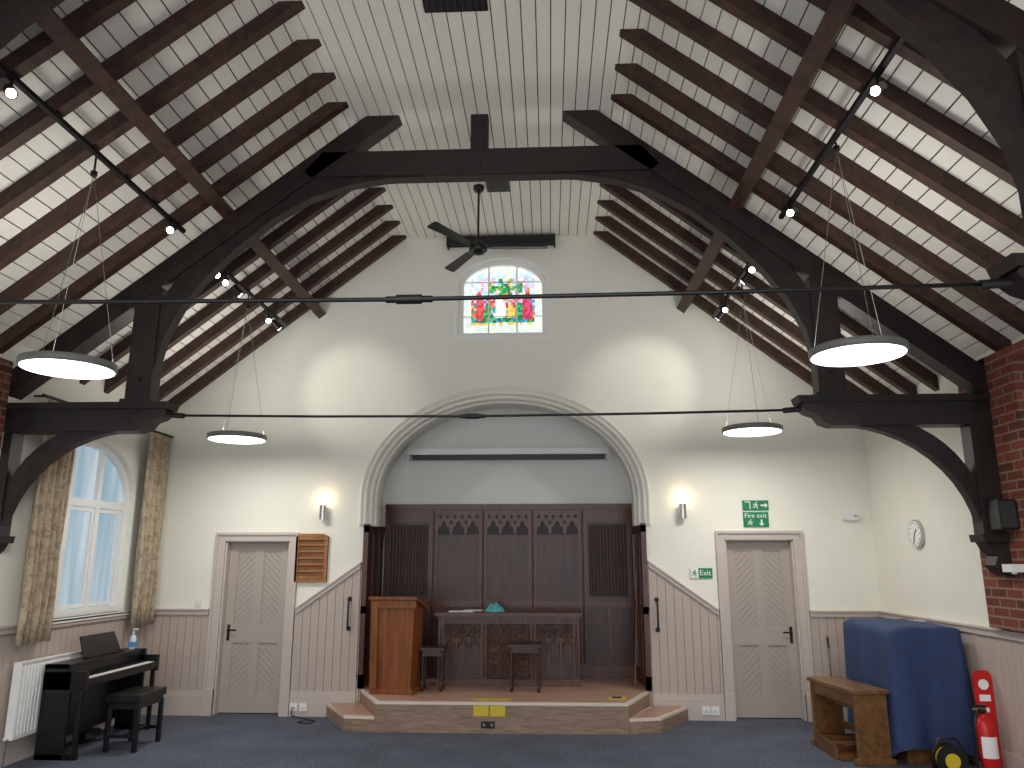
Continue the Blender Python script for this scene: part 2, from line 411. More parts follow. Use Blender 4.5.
# ------------------------------------------------------------------ dado panelling, skirting
def boards_back(x0,x1,top,name):
    b=MB(); b.prism([(x0,.2),(x1,.2),(x1,top(x1)),(x0,top(x0))],'y',YB-.012,YB-.001,M_groove)
    x=x0
    while x<x1-.01:
        e=min(x+.089,x1)
        b.prism([(x,.2),(e,.2),(e,top(e)),(x,top(x))],'y',YB-.024,YB-.011,M_taupe); x+=.094
    b.prism([(x0,top(x0)-.03),(x1,top(x1)-.03),(x1,top(x1)+.02),(x0,top(x0)+.02)],'y',YB-.045,YB-.001,M_taupeL)
    b.prism([(x0,top(x0)+.02),(x1,top(x1)+.02),(x1,top(x1)+.035),(x0,top(x0)+.035)],'y',YB-.06,YB-.001,M_taupeL)
    return b.build(name)
boards_back(XL,-3.985,lambda x:1.13,'trim_1')
boards_back(-2.965,-2.215,lambda x:1.13+(x+2.975)*.70,'trim_2')
boards_back(1.13,1.905,lambda x:1.13+(1.915-x)*.70,'trim_3')
boards_back(2.915,XR,lambda x:1.13,'trim_4')
def boards_side(x,sg,y0,y1,name):
    b=MB()
    def bx(a0,a1,p,q,z0,z1,m): b.box(min(x+sg*a0,x+sg*a1),max(x+sg*a0,x+sg*a1),p,q,z0,z1,m)
    bx(.001,.012,y0,y1,.2,1.13,M_groove)
    y=y0
    while y<y1-.01:
        e=min(y+.089,y1); bx(.011,.024,y,e,.2,1.1,M_taupe); y+=.094
    bx(.001,.045,y0,y1,1.10,1.15,M_taupeL); bx(.001,.06,y0,y1,1.15,1.165,M_taupeL)
    b.build(name)
    b=MB(); bx(.001,.035,y0,y1,0,.2,M_taupeL); bx(.001,.02,y0,y1,.2,.24,M_taupeL)
    return b
boards_side(XL,1,YF,YB-.06,'trim_5').build('baseboard_left')
boards_side(XR,-1,YF,YB-.06,'trim_6').build('baseboard_right')
b=MB()
for x0,x1 in ((XL,-3.985),(-2.965,-2.215),(1.13,1.905),(2.915,XR)):
    b.box(x0,x1,YB-.04,YB-.001,0,.22,M_taupeL); b.box(x0,x1,YB-.028,YB-.001,.22,.27,M_taupeL)
b.build('baseboard_back')

# ------------------------------------------------------------------ doors
def door(x0,x1,zt,handle_left,name,ar0,ar1):
    b=MB()
    yl=YB+.10
    b.box(x0+.02,x1-.02,yl+.015,yl+.045,.01,zt-.01,M_door)
    a=MB()
    a.box(x0+.001,x0+.02,YB+.001,YB+.2,0,zt-.001,M_taupeL); a.box(x1-.02,x1-.001,YB+.001,YB+.2,0,zt-.001,M_taupeL); a.box(x0+.001,x1-.001,YB+.001,YB+.2,zt-.012,zt-.001,M_taupeL)
    xa,xb=x0+.022,x1-.022; xm=(xa+xb)/2
    st=.095
    for p,q in ((xa,xa+st),(xm-.045,xm+.045),(xb-st,xb)): b.box(p,q,yl,yl+.016,.01,zt-.014,M_door)
    for p,q in ((.01,.20),(.78,.96),(zt-.11,zt-.014)): b.box(xa,xb,yl-.001,yl+.016,p,q,M_door)
    for (p,q,sg) in ((xa+st,xm-.045,1),(xm+.045,xb-st,-1)):
        for (z0,z1,s2) in ((.96,zt-.11,1),(.20,.78,1)):
            w=q-p; k=-w
            while k<(z1-z0):
                xs_,xe_=0.0,w
                za=k; zc=k+w
                if za<0: xs_=-k; za=0
                if zc>z1-z0: xe_=z1-z0-k; zc=z1-z0
                if xe_-xs_>.01:
                    X0=p+xs_ if sg>0 else q-xs_; X1=p+xe_ if sg>0 else q-xe_
                    b.prism([(X0,z0+za),(X1,z0+zc),(X1,z0+zc-.008),(X0,max(z0,z0+za-.008))],'y',yl+.012,yl+.0155,M_groove)
                k+=.075
            b.band([(p,z0),(q,z0),(q,z1),(p,z1)],[(p+.012,z0+.012),(q-.012,z0+.012),(q-.012,z1-.012),(p+.012,z1-.012)],'y',yl+.006,yl+.018,M_door,closed=True)
    hx=xa+.05 if handle_left else xb-.05
    b.box(hx-.016,hx+.016,yl-.008,yl+.002,.80,.98,M_black)
    d=1 if handle_left else -1
    b.cyl((hx,yl-.05,.92),(hx,yl,.92),.009,M_black,seg=10); b.cyl((hx,yl-.045,.92),(hx+d*.10,yl-.045,.92),.009,M_black,seg=10)
    b.build(name)
    a.band([(ar0,0),(ar0,zt+.1),(ar1,zt+.1),(ar1,0)],[(x0,0),(x0,zt),(x1,zt),(x1,0)],'y',YB-.025,YB-.001,M_taupeL)
    a.band([(ar0,0),(ar0,zt+.1),(ar1,zt+.1),(ar1,0)],[(ar0+.03,0),(ar0+.03,zt+.07),(ar1-.03,zt+.07),(ar1-.03,0)],'y',YB-.045,YB-.02,M_taupeL)
    for p,q in ((ar0-.005,x0),(x1,ar1+.005)): a.box(p,q,YB-.05,YB-.001,0,.28,M_taupeL)
    a.build('trim_door_surround')
door(-3.86,-3.08,1.94,True,'door_1',-3.975,-2.975)
door(2.02,2.80,1.95,False,'door_2',1.915,2.905)
b=MB(); b.box(-4.1,-2.8,YB+.25,YB+.3,0,2.1,M_wall); b.box(1.8,3.1,YB+.25,YB+.3,0,2.1,M_wall); b.build('wall_corridor')

# ------------------------------------------------------------------ stained glass window
pal={'pale':[(222,232,224),(208,224,228),(230,234,224),(198,214,210),(228,222,200)],'g':[(40,150,80),(76,176,96),(30,120,84)],'dg':[(30,100,66),(50,120,84)],
     'r':[(204,56,60),(220,96,96)],'cr':[(190,44,90),(210,80,120)],'b':[(60,112,196),(84,150,208)],'t':[(44,146,160),(80,176,178)],
     'y':[(236,206,100),(230,180,90)],'p':[(232,172,198),(216,148,186)],'w':[(244,240,230),(236,232,238)],'o':[(222,130,70)],'sk':[(176,208,234),(196,220,240)]}
b=MB()
nx,nz=32,28
gx0,gx1,gz0,gz1=WX-.50,WX+.50,4.50,5.42
def kind(u,w):
    if u<.10 or u>.90 or w<.13 or w>.88: return 'pale'
    if w<.165: return random.choice(['y','pale'])
    th=math.atan2(w-.68,u-.53); rr=math.hypot((u-.53)/.23,(w-.68)/.14)
    if rr<1 and (rr<.5 or math.cos(th*6)>-.3): return 'g' if random.random()<.88 else 'y'
    if abs(u-.53)<.02 and .5<w<.62: return 'o'
    def fig(cx,w0,w1,wd): return abs(u-cx)<wd*(1-.45*(w-w0)/(w1-w0)) and w0<w<w1
    def head(cx,cz,r=.028): return math.hypot(u-cx,w-cz)<r
    for cx,w0,w1,wd,c1 in ((.46,.24,.52,.08,'w'),(.60,.24,.44,.06,'y'),(.20,.22,.60,.06,'r'),(.31,.20,.46,.06,'g'),(.81,.22,.62,.07,'cr'),(.71,.20,.48,.06,'g'),(.38,.20,.40,.03,'t')):
        if head(cx,w1+.025): return 'o' if random.random()<.5 else 'p'
        if fig(cx,w0,w1,wd): return c1
    if w<.26: return random.choice(['t','g','dg','b'])
    if w<.42: return random.choice(['y','g','r','t','p'])
    if w<.56: return random.choice(['p','sk','b','p','r'])
    if w>.82: return random.choice(['pale','sk'])
    return random.choice(['sk','sk','pale','w','p'])
grid={}
for i in range(nx+1):
    for j in range(nz+1):
        jx=0 if i in(0,nx) else random.uniform(-.008,.008); jz=0 if j in(0,nz) else random.uniform(-.008,.008)
        grid[i,j]=(gx0+(gx1-gx0)*i/nx+jx,gz0+(gz1-gz0)*j/nz+jz)
def inside(x,z):
    if z<=WZ: return True
    return ((x-WX)/.52)**2+((z-WZ)/.31)**2<1
for i in range(nx):
    for j in range(nz):
        q=[grid[i,j],grid[i+1,j],grid[i+1,j+1],grid[i,j+1]]
        cx=sum(p[0] for p in q)/4; cz=sum(p[1] for p in q)/4
        if not inside(cx,cz): continue
        k=kind((i+.5)/nx,(j+.5)/nz); idx=random.randrange(len(pal[k]))
        mt=emit('stained_%s_%d'%(k,idx),pal[k][idx],1.0)
        q2=[(cx+(p[0]-cx)*.95,YB+.14,cz+(p[1]-cz)*.95) for p in q]
        b.add(q2,[(0,1,2,3)],mt)
M_lead=paint('lead_came',(140,146,140),0.6)
b.prism([(WX-.54,4.46),(WX+.54,4.46)]+ell(WX,WZ,.54,.33,20),'y',YB+.15,YB+.17,M_lead)
def wloop(a,r,zl): return [(WX-a,zl),(WX+a,zl)]+ell(WX,WZ,a,r,20)
b.band(wloop(.56,.35,4.45),wloop(.50,.29,4.51),'y',YB+.08,YB+.16,M_white,closed=True)
for xx in (WX-.19,WX+.17): b.box(xx,xx+.018,YB+.11,YB+.15,4.5,5.40,M_white)
for zz in (4.74,5.20): b.box(WX-.5,WX+.5,YB+.13,YB+.14,zz,zz+.006,M_lead)
b.build('window_2')
b=MB(); b.band(wloop(.61,.40,4.40),wloop(.56,.35,4.45),'y',YB-.012,YB-.001,M_white,closed=True); b.build('trim_window_surround')
b=MB(); b.box(-1.26,.10,YB-.13,YB-.01,5.64,5.73,M_black); b.cyl((-1.24,YB-.07,5.64),(.08,YB-.07,5.64),.03,M_black); 
for xx in (-1.27,.09): b.box(xx,xx+.02,YB-.14,YB-.005,5.60,5.74,M_black)
b.build('roller_blind')

# ------------------------------------------------------------------ left window + curtains
b=MB(); fx=XL-.14
def lw(d): return [(wy0+d,wsill+d),(wy1-d,wsill+d)]+ell(wyc,ws,wa-d,wr-d,24)
b.band(lw(0),lw(.07),'x',fx,fx+.07,M_white,closed=True)
b.prism(lw(.03),'x',fx+.015,fx+.025,M_pane)
bay=(wy1-wy0-.14)/3
for i in (1,2):
    yy=wy0+.07+bay*i; b.box(fx,fx+.065,yy-.035,yy+.035,wsill+.05,ws+wr-.08,M_white)
b.box(fx,fx+.066,wy0+.05,wy1-.05,2.26,2.34,M_white)
for i in range(3):
    p=wy0+.07+bay*i+.03; q=p+bay-.06
    b.band([(p,wsill+.08),(q,wsill+.08),(q,2.25),(p,2.25)],[(p+.035,wsill+.115),(q-.035,wsill+.115),(q-.035,2.215),(p+.035,2.215)],'x',fx+.01,fx+.05,M_white,closed=True)
b.box(XL-.08,XL+.06,wy0-.05,wy1+.05,wsill-.035,wsill,M_white)
b.build('window_1')
def curtain(y0,y1,z0,z1,x,folds,name):
    b=MB(); n=folds*10; nz=10; vs=[]
    for j in range(nz+1):
        z=z0+(z1-z0)*j/nz; amp=.035+.012*math.sin(j*.7)
        for i in range(n+1):
            t=i/n; y=y0+(y1-y0)*t+ .012*math.sin(j*.6+i*.2)
            vs.append((x+amp*math.sin(t*folds*2*pi)+.01*math.sin(t*17+j*.3),y,z))
    fs=[(j*(n+1)+i,j*(n+1)+i+1,(j+1)*(n+1)+i+1,(j+1)*(n+1)+i) for j in range(nz) for i in range(n)]
    b.add(vs,fs,M_curt,True)
    ob=b.build(name); md=ob.modifiers.new('solid','SOLIDIFY'); md.thickness=.008
curtain(6.72,7.20,1.0,3.16,XL+.12,5,'curtain'); curtain(8.58,9.08,1.0,3.16,XL+.12,5,'curtain')
b=MB(); b.cyl((XL+.11,6.66,3.19),(XL+.11,9.14,3.19),.015,M_black)
for yy in (6.7,7.9,9.1): b.cyl((XL+.0,yy,3.19),(XL+.11,yy,3.19),.01,M_black)
b.build('curtain_rail')

# ------------------------------------------------------------------ stage
b=MB()
def slab(poly,z1,inset=.035):
    b.prism(poly,'z',0,z1-.03,M_riser)
    cx=sum(p[0] for p in poly)/len(poly)
    b.prism(poly,'z',z1-.03,z1-.005,M_nose)
    b.prism([(p[0]+(inset if p[0]<cx else -inset),p[1]+(inset if p[1]<9.1 else 0)) for p in poly],'z',z1-.006,z1,M_vinyl)
slab([(-2.15,8.45),(-1.80,8.412),(-2.17,9.14),(-2.53,9.14)],.15)
slab([(.76,8.412),(1.12,8.50),(1.5,9.14),(1.09,9.14)],.15)
slab([(-1.82,8.40),(.78,8.40),(1.09,9.19),(-2.17,9.19)],.30)
b.box(AC-aw+.005,AC+aw-.005,9.19,NY-.005,.0,.30,M_vinyl)
b.build('stage_platform')
b=MB(); 
for xx in (-.80,-.63): b.box(xx,xx+.155,8.39,8.399,.165,.265,M_yel)
b.build('floor_socket_plate')
b=MB(); b.box(-.72,-.58,8.388,8.399,.05,.115,M_black)
for xx in (-.69,-.61): b.cyl((xx,8.384,.083),(xx,8.388,.083),.014,M_chrome,seg=10)
b.build('floor_socket')
b=MB(); b.box(-.82,-.42,8.50,8.60,.301,.304,M_yel); b.build('yellow_card')
b=MB(); b.box(.60,.78,8.62,8.76,.301,.306,M_yel); b.box(.64,.74,8.65,8.72,.306,.312,M_black); b.build('yellow_floor_marker')

# ------------------------------------------------------------------ niche panelling
b=MB()
px0,px1=AC-aw+.065,AC+aw-.065; pyb=NY-.005
b.box(px0,px1,pyb-.04,pyb,.301,2.38,M_oakd)
b.box(px0,px1,pyb-.09,pyb,2.36,2.43,M_oakd2); b.box(px0,px1,pyb-.065,pyb,2.31,2.36,M_oakd2)
b.box(px0,px1,pyb-.065,pyb,.301,.45,M_oakd2); b.box(px0,px1,pyb-.06,pyb,1.14,1.22,M_oakd2)
sec=(px1-px0)/5
def mesh_into(b,me,mat):
    b.add([v.co.copy() for v in me.vertices],[tuple(p.vertices) for p in me.polygons],mat); bpy.data.meshes.remove(me)
for i in range(6):
    xx=px0+sec*i; b.box(max(px0,xx-.035),min(px1,xx+.035),pyb-.068,pyb,.301,2.36,M_oakd2)
    b.cyl((min(max(xx,px0+.02),px1-.02),pyb-.07,.46),(min(max(xx,px0+.02),px1-.02),pyb-.07,2.34),.012,M_oakd2,seg=8)
for i in range(5):
    xa=px0+sec*i+.035; xb=px0+sec*(i+1)-.035; w=xb-xa; xm=(xa+xb)/2
    b.box(xm-.02,xm+.02,pyb-.055,pyb,.45,1.14,M_oakd2)
    for pa,pb in ((xa+.03,xm-.05),(xm+.05,xb-.03)): b.box(pa,pb,pyb-.05,pyb-.04,.50,1.09,M_oakd)
    if i in (0,4):
        b.box(xa,xb,pyb-.06,pyb,2.2,2.31,M_oakd2)
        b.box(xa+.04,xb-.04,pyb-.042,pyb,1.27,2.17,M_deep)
        for k in range(11):
            xk=xa+.07+(w-.14)*k/10; b.cyl((xk,pyb-.046,1.30),(xk,pyb-.046,2.14),.013,M_oakd2,seg=8)
        for xk in (xa,xb-.03): b.box(xk,xk+.03,pyb-.055,pyb,1.22,2.2,M_oakd2)
    else:
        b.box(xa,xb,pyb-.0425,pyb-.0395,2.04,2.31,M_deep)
        b.box(xa+.05,xb-.05,pyb-.048,pyb,1.28,1.98,M_oakd)
        for xk in (xa,xb-.018): b.box(xk,xk+.018,pyb-.055,pyb,1.22,2.31,M_oakd2)
        # band of carved tracery: three cusped drops below a row of quatrefoils
        lp=[(xa,2.32),(xa,2.06)]
        hw=w/3
        for k in range(3):
            o=xa+hw*k
            for fx2,fz in ((.10,2.06),(.12,2.11),(.22,2.15),(.33,2.125),(.32,2.165),(.40,2.195),(.50,2.22),(.60,2.195),(.68,2.165),(.67,2.125),(.78,2.15),(.88,2.11),(.90,2.06)):
                lp.append((o+hw*fx2,fz))
            if k<2: lp+=[(xa+hw*(k+1)-.003,2.035),(xa+hw*(k+1)+.003,2.035)]
        lp+=[(xb,2.06),(xb,2.32)]
        holes=[]
        def quat(cx,cz,r):
            return [(cx+r*(1+.38*math.cos(4*t*2*pi/24))*math.cos(t*2*pi/24),cz+r*(1+.38*math.cos(4*t*2*pi/24))*math.sin(t*2*pi/24)) for t in range(24)]
        for k in (1,2): holes.append(quat(xa+hw*k,2.195,.020))
        for k in range(6): holes.append(quat(xa+w*(k+.5)/6,2.268,.021))
        mesh_into(b,plate_mesh('tracery',[lp]+holes,pyb-.072,pyb-.050,'y',M_oakd2),M_oakd2)
for sg in (-1,1):
    xx=AC+sg*(aw-.002); x2=AC+sg*(aw-.04); lo_,hi=min(xx,x2),max(xx,x2)
    b.box(lo_,hi,YB-.03,NY-.05,.301,2.12,M_oakd)
    x3=AC+sg*(aw-.06); l3,h3=min(xx,x3),max(xx,x3)
    for z0,z1 in ((.301,.45),(1.12,1.2),(2.04,2.14)): b.box(l3,h3,YB-.04,NY-.05,z0,z1,M_oakd2)
    for yy in (YB-.04,YB+.3,YB+.62): b.box(l3,h3,yy,yy+.07,.301,2.12,M_oakd2)
b.build('chancel_panelling')
# projector screen case
b=MB(); b.box(-1.83,.76,NY-.16,NY-.01,3.07,3.15,M_white); b.box(-1.80,.73,NY-.12,NY-.05,3.01,3.07,M_black)
b.cyl((-1.80,NY-.085,3.035),(.73,NY-.085,3.035),.03,M_black)
for xx in (-1.86,.75): b.box(xx,xx+.03,NY-.17,NY-.005,3.0,3.16,M_white)
b.build('projector_screen')

# ------------------------------------------------------------------ communion table
b=MB(); tx0,tx1,ty0,ty1=-1.32,.33,9.42,9.92
b.box(tx0-.04,tx1+.04,ty0-.04,ty1+.02,1.075,1.115,M_tabl)
b.box(tx0-.02,tx1+.02,ty0-.02,ty1,.301,.38,M_tabl)
b.box(tx0+.02,tx1-.02,ty0+.03,ty1-.02,.38,1.075,M_tabd)
b.box(tx0,tx1,ty0,ty0+.04,.99,1.075,M_tabl)
for xx in (tx0,tx0+.50,tx1-.57,tx1-.07): 
    b.box(xx,xx+.07,ty0-.005,ty0+.06,.38,1.075,M_tabl); b.cyl((xx+.035,ty0-.006,.40),(xx+.035,ty0-.006,.98),.014,M_tabl,seg=8)
for xx in (tx0,tx1-.05): b.box(xx,xx+.05,ty1-.06,ty1,.38,1.075,M_tabl)
for k in range(34):
    xk=tx0+.03+(tx1-tx0-.06)*k/33; b.box(xk-.012,xk+.012,ty0-.008,ty0,1.01,1.05,M_tabd)
def ring2(cx,cz,r,rt,n=18): b.tube([(cx+r*math.cos(2*pi*i/n),ty0+.02,cz+r*math.sin(2*pi*i/n)) for i in range(n)],rt,M_tabl,seg=6,closed=True)
for (pa,pb,full) in ((tx0+.07,tx0+.50,0),(tx0+.57,tx1-.57,1),(tx1-.50,tx1-.07,0)):
    w=pb-pa
    rows=[.905] if not full else [.905,.765,.625,.485]
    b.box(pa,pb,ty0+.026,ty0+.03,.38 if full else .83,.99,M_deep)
    for cz in rows:
        for k in range(3):
            cx=pa+w*(k+.5)/3; r=w/6-.006
            ring2(cx,cz,r,.011)
            for q in range(4):
                a=pi/4+q*pi/2; ring2(cx+math.cos(a)*r*.45,cz+math.sin(a)*r*.45,r*.38,.008,10)
    if not full:
        for k in range(4): b.box(pa+w*k/3-.01,pa+w*k/3+.01,ty0+.01,ty0+.04,.38,.84,M_tabl)
        for k in range(3):
            cx=pa+w*(k+.5)/3; r=w/6
            for zz in (.80,.77):
                b.tube([(cx-r,ty0+.025,zz-.11),(cx-r*.8,ty0+.025,zz-.04),(cx,ty0+.025,zz+.02),(cx+r*.8,ty0+.025,zz-.04),(cx+r,ty0+.025,zz-.11)],.009,M_tabl,seg=6)
b.build('communion_table')
b=MB()
b.box(-1.22,-.92,9.5,9.72,1.1155,1.124,M_paper); b.box(-1.05,-.82,9.55,9.78,1.124,1.13,M_paper); b.build('paper_sheets')
b=MB(); nn=14; vs=[];fs=[]
for i in range(nn+1):
    for j in range(nn+1):
        u=i/nn-.5; w=j/nn-.5; rr=math.hypot(u,w)
        h=max(0,.085*(1-(rr*2)**2))*(1+.5*math.sin(u*19+w*7)*math.cos(w*15)) if rr<.5 else 0
        k=1 if rr<.5 else .5/rr
        vs.append((-.67+u*k*.24+.01*math.sin(w*14),9.62+w*k*.2,1.117+h))
for i in range(nn):
    for j in range(nn): a=i*(nn+1)+j; fs.append((a,a+1,a+nn+2,a+nn+1))
b.add(vs,fs,M_turq,True); b.build('turquoise_cloth')

# ------------------------------------------------------------------ lectern
b=MB()
HX=[(0,3,2,1),(4,5,6,7),(0,1,5,4),(1,2,6,5),(2,3,7,6),(3,0,4,7)]
b.prism([(-.24,0),(.24,0),(.24,.06),(-.24,.06)],'y',-.2,.2,M_lect)
b.add([(-.21,-.17,.06),(.21,-.17,.06),(.21,.17,.06),(-.21,.17,.06),(-.235,-.19,.98),(.235,-.19,.98),(.235,.17,.88),(-.235,.17,.88)],HX,M_lect)
b.add([(-.24,-.225,.06),(-.16,-.225,.06),(-.16,-.17,.06),(-.24,-.17,.06),(-.255,-.225,.97),(-.175,-.225,.97),(-.175,-.17,.97),(-.255,-.17,.97)],HX,M_lect)
b.box(-.26,.26,-.215,-.18,.90,.99,M_lect)
b.add([(-.28,-.24,.99),(.28,-.24,.99),(.28,.22,.86),(-.28,.22,.86),(-.28,-.24,1.025),(.28,-.24,1.025),(.28,.22,.895),(-.28,.22,.895)],HX,M_lect)
b.tube([(-.12,-.1,1.0),(-.13,-.12,1.1),(-.10,-.16,1.22),(-.04,-.18,1.27)],.006,M_black,seg=6)
M=Matrix.Translation((-1.71,8.98,.301))@Matrix.Rotation(math.radians(-8),4,'Z')
m2=MB(); m2.merge(b,M); m2.build('lectern',bevel=.004)

# ------------------------------------------------------------------ stools
def stool(cx,cy,w,d,h,mat,name):
    b=MB(); z=.301
    b.box(cx-w/2,cx+w/2,cy-d/2,cy+d/2,z+h-.03,z+h,mat)
    for sx in (-1,1):
        for sy in (-1,1):
            x0=cx+sx*(w/2-.03); y0=cy+sy*(d/2-.03)
            b.lathe((x0,y0,z),[(.018,0),(.018,.05),(.011,.07),(.02,.13),(.013,.2),(.018,h-.1),(.018,h-.03)],mat,seg=10)
    b.box(cx-w/2+.02,cx+w/2-.02,cy-d/2+.015,cy-d/2+.035,z+h-.09,z+h-.03,mat)
    b.box(cx-w/2+.02,cx+w/2-.02,cy+d/2-.035,cy+d/2-.015,z+h-.09,z+h-.03,mat)
    for sx in (-1,1): b.box(cx+sx*(w/2-.03)-.01,cx+sx*(w/2-.03)+.01,cy-d/2+.03,cy+d/2-.03,z+.09,z+.115,mat); b.box(cx+sx*(w/2-.03)-.01,cx+sx*(w/2-.03)+.01,cy-d/2+.03,cy+d/2-.03,z+h-.09,z+h-.03,mat)
    b.box(cx-w/2+.03,cx+w/2-.03,cy-.01,cy+.01,z+.09,z+.115,mat)
    b.build(name)
stool(-1.33,9.12,.27,.24,.46,M_tabd,'wooden_stool')
stool(-.29,9.12,.36,.26,.50,M_tabd,'wooden_stool')
b=MB(); b.cyl((.97,9.50,.30),(1.065,9.75,1.62),.011,wood('pole_wood',(110,70,45),(140,95,60)),seg=8); b.tube([(1.065,9.75,1.62),(1.07,9.76,1.68),(1.045,9.755,1.70),(1.03,9.75,1.67)],.006,M_chrome,seg=6); b.build('window_pole')

# ------------------------------------------------------------------ wall fittings (back)
for sx in (-2.69,1.55):
    b=MB(); b.cyl((sx,YB-.07,2.19),(sx,YB-.07,2.36),.042,M_chrome); b.cyl((sx,YB-.07,2.362),(sx,YB-.07,2.366),.034,M_warm)
    b.box(sx-.02,sx+.02,YB-.05,YB-.001,2.24,2.31,M_chrome); o=b.build('wall_sconce')
    l=bpy.data.lights.new('sconce_lamp','POINT'); l.energy=1.0; l.color=(1,.82,.55); l.shadow_soft_size=.03
    lo_=bpy.data.objects.new('sconce_lamp',l); bpy.context.collection.objects.link(lo_); lo_.parent=o; lo_.location=Vector((sx,YB-.10,2.43))-o.location
b=MB(); hx0,hx1,hz0,hz1=-3.0,-2.62,1.47,1.99
b.box(hx0,hx1,YB-.02,YB-.001,hz0,hz1,M_hymnd)
b.band([(hx0,hz0),(hx1,hz0),(hx1,hz1),(hx0,hz1)],[(hx0+.035,hz0+.035),(hx1-.035,hz0+.035),(hx1-.035,hz1-.035),(hx0+.035,hz1-.035)],'y',YB-.045,YB-.001,M_hymn,closed=True)
for k in range(6): z=hz0+.04+.075*k; b.box(hx0+.03,hx1-.03,YB-.036,YB-.018,z,z+.022,M_hymn)
b.prism([(hx0-.01,hz1),(hx1+.01,hz1),(hx1-.06,hz1+.035),(hx0+.06,hz1+.035)],'y',YB-.05,YB-.001,M_hymn)
b.build('hymn_board')
def runman(b,x,z,s,y,mat):
    P=lambda pts:[(x+p*s,z+q*s) for p,q in pts]
    b.cyl((x+.58*s,y-.001,z+.88*s),(x+.58*s,y+.001,z+.88*s),.09*s,mat,seg=12)
    for pts in ([(.38,.75),(.58,.74),(.55,.42),(.38,.40)],[(.40,.44),(.52,.40),(.30,.20),(.08,.20),(.08,.28),(.26,.30)],[(.42,.42),(.56,.44),(.72,.28),(.70,.02),(.61,.02),(.61,.24)],
                [(.40,.75),(.20,.66),(.10,.48),(.17,.45),(.26,.60),(.42,.66)],[(.54,.74),(.66,.56),(.84,.58),(.84,.50),(.62,.48),(.50,.62)]):
        b.prism(P(pts),'y',y-.001,y+.001,mat)
def arrow(b,x,z,s,y,mat,d):
    pts=[(.5,0),(.95,.45),(.62,.35),(.62,1),(.38,1),(.38,.35),(.05,.45)]
    if d=='R': pts=[(1-q,p) for p,q in pts]
    b.prism([(x+p*s,z+q*s) for p,q in pts],'y',y-.001,y+.001,mat)
ys_=YB-.018
b=MB(); b.box(2.25,2.55,YB-.016,YB-.001,2.285,2.40,M_green)
runman(b,2.36,2.297,.09,ys_,M_white); arrow(b,2.46,2.302,.08,ys_,M_white,'R'); b.band([(2.27,2.297),(2.34,2.297),(2.34,2.387),(2.27,2.387)],[(2.28,2.297),(2.33,2.297),(2.33,2.377),(2.28,2.377)],'y',ys_-.001,ys_+.001,M_white)
b.build('exit_arrow_sign')
b=MB(); b.box(2.25,2.54,YB-.016,YB-.001,2.095,2.265,M_green)
runman(b,2.29,2.105,.08,ys_,M_white); arrow(b,2.42,2.105,.075,ys_,M_white,'D'); o=b.build('fire_exit_sign')
text_child('lettering','Fire exit',.076,(2.264,ys_,2.20),(pi/2,0,0),M_white,o)
b=MB(); b.box(1.61,1.86,YB-.016,YB-.001,1.52,1.63,M_green); b.box(1.61,1.70,YB-.0175,YB-.015,1.52,1.63,M_white)
runman(b,1.615,1.53,.085,ys_-.0005,M_green); o=b.build('exit_sign')
text_child('lettering','Exit',.085,(1.712,ys_,1.55),(pi/2,0,0),M_white,o)
b=MB(); b.box(3.38,3.55,YB-.05,YB-.001,2.17,2.26,M_plastic); b.box(3.50,3.53,YB-.056,YB-.05,2.2,2.23,M_chrome); b.build('alarm_box')
b=MB(); b.box(-4.17,-4.09,YB-.02,YB-.001,1.20,1.28,M_plastic); b.box(-4.14,-4.12,YB-.026,YB-.02,1.225,1.255,M_plastic); b.build('light_switch')
for hx in (-2.33,1.21):
    b=MB(); b.tube([(hx,YB-.02,.95),(hx,YB-.075,.97),(hx,YB-.08,1.0),(hx,YB-.08,1.23),(hx,YB-.075,1.26),(hx,YB-.02,1.28)],.011,M_black,seg=8)
    b.cyl((hx,YB-.03,.95),(hx,YB-.022,.95),.028,M_black); b.cyl((hx,YB-.03,1.28),(hx,YB-.022,1.28),.028,M_black); b.build('grab_handle')
for sx in (-2.91,-2.80,1.70,1.80):
    b=MB(); b.box(sx-.045,sx+.045,YB-.055,YB-.041,.06,.145,M_plastic); b.box(sx-.03,sx-.01,YB-.059,YB-.055,.11,.13,M_white); b.box(sx+.01,sx+.03,YB-.059,YB-.055,.11,.13,M_white)
    for dx in (-.012,.012,0): b.box(sx+dx-.003,sx+dx+.003,YB-.0565,YB-.0545,.08 if dx else .093,.088 if dx else .103,M_black)
    b.build('wall_socket')
b=MB(); b.tube([(-2.92,9.13,.10),(-2.9,9.05,.03),(-2.7,8.98,.008),(-2.58,8.9,.008),(-2.6,8.75,.008),(-2.75,8.8,.008),(-2.7,8.92,.012),(-2.6,8.85,.014)],.006,M_black,seg=6); b.build('power_cable')
b=MB(); b.lathe((3.05,9.05,0),[(.09,0),(.09,.015),(.012,.025),(.012,.03)],M_black); b.cyl((3.05,9.05,.02),(3.05,9.05,.80),.009,M_chrome,seg=8)
b.cyl((3.05,9.05,.78),(3.03,9.0,.90),.016,M_chrome,seg=10); b.build('microphone_stand')

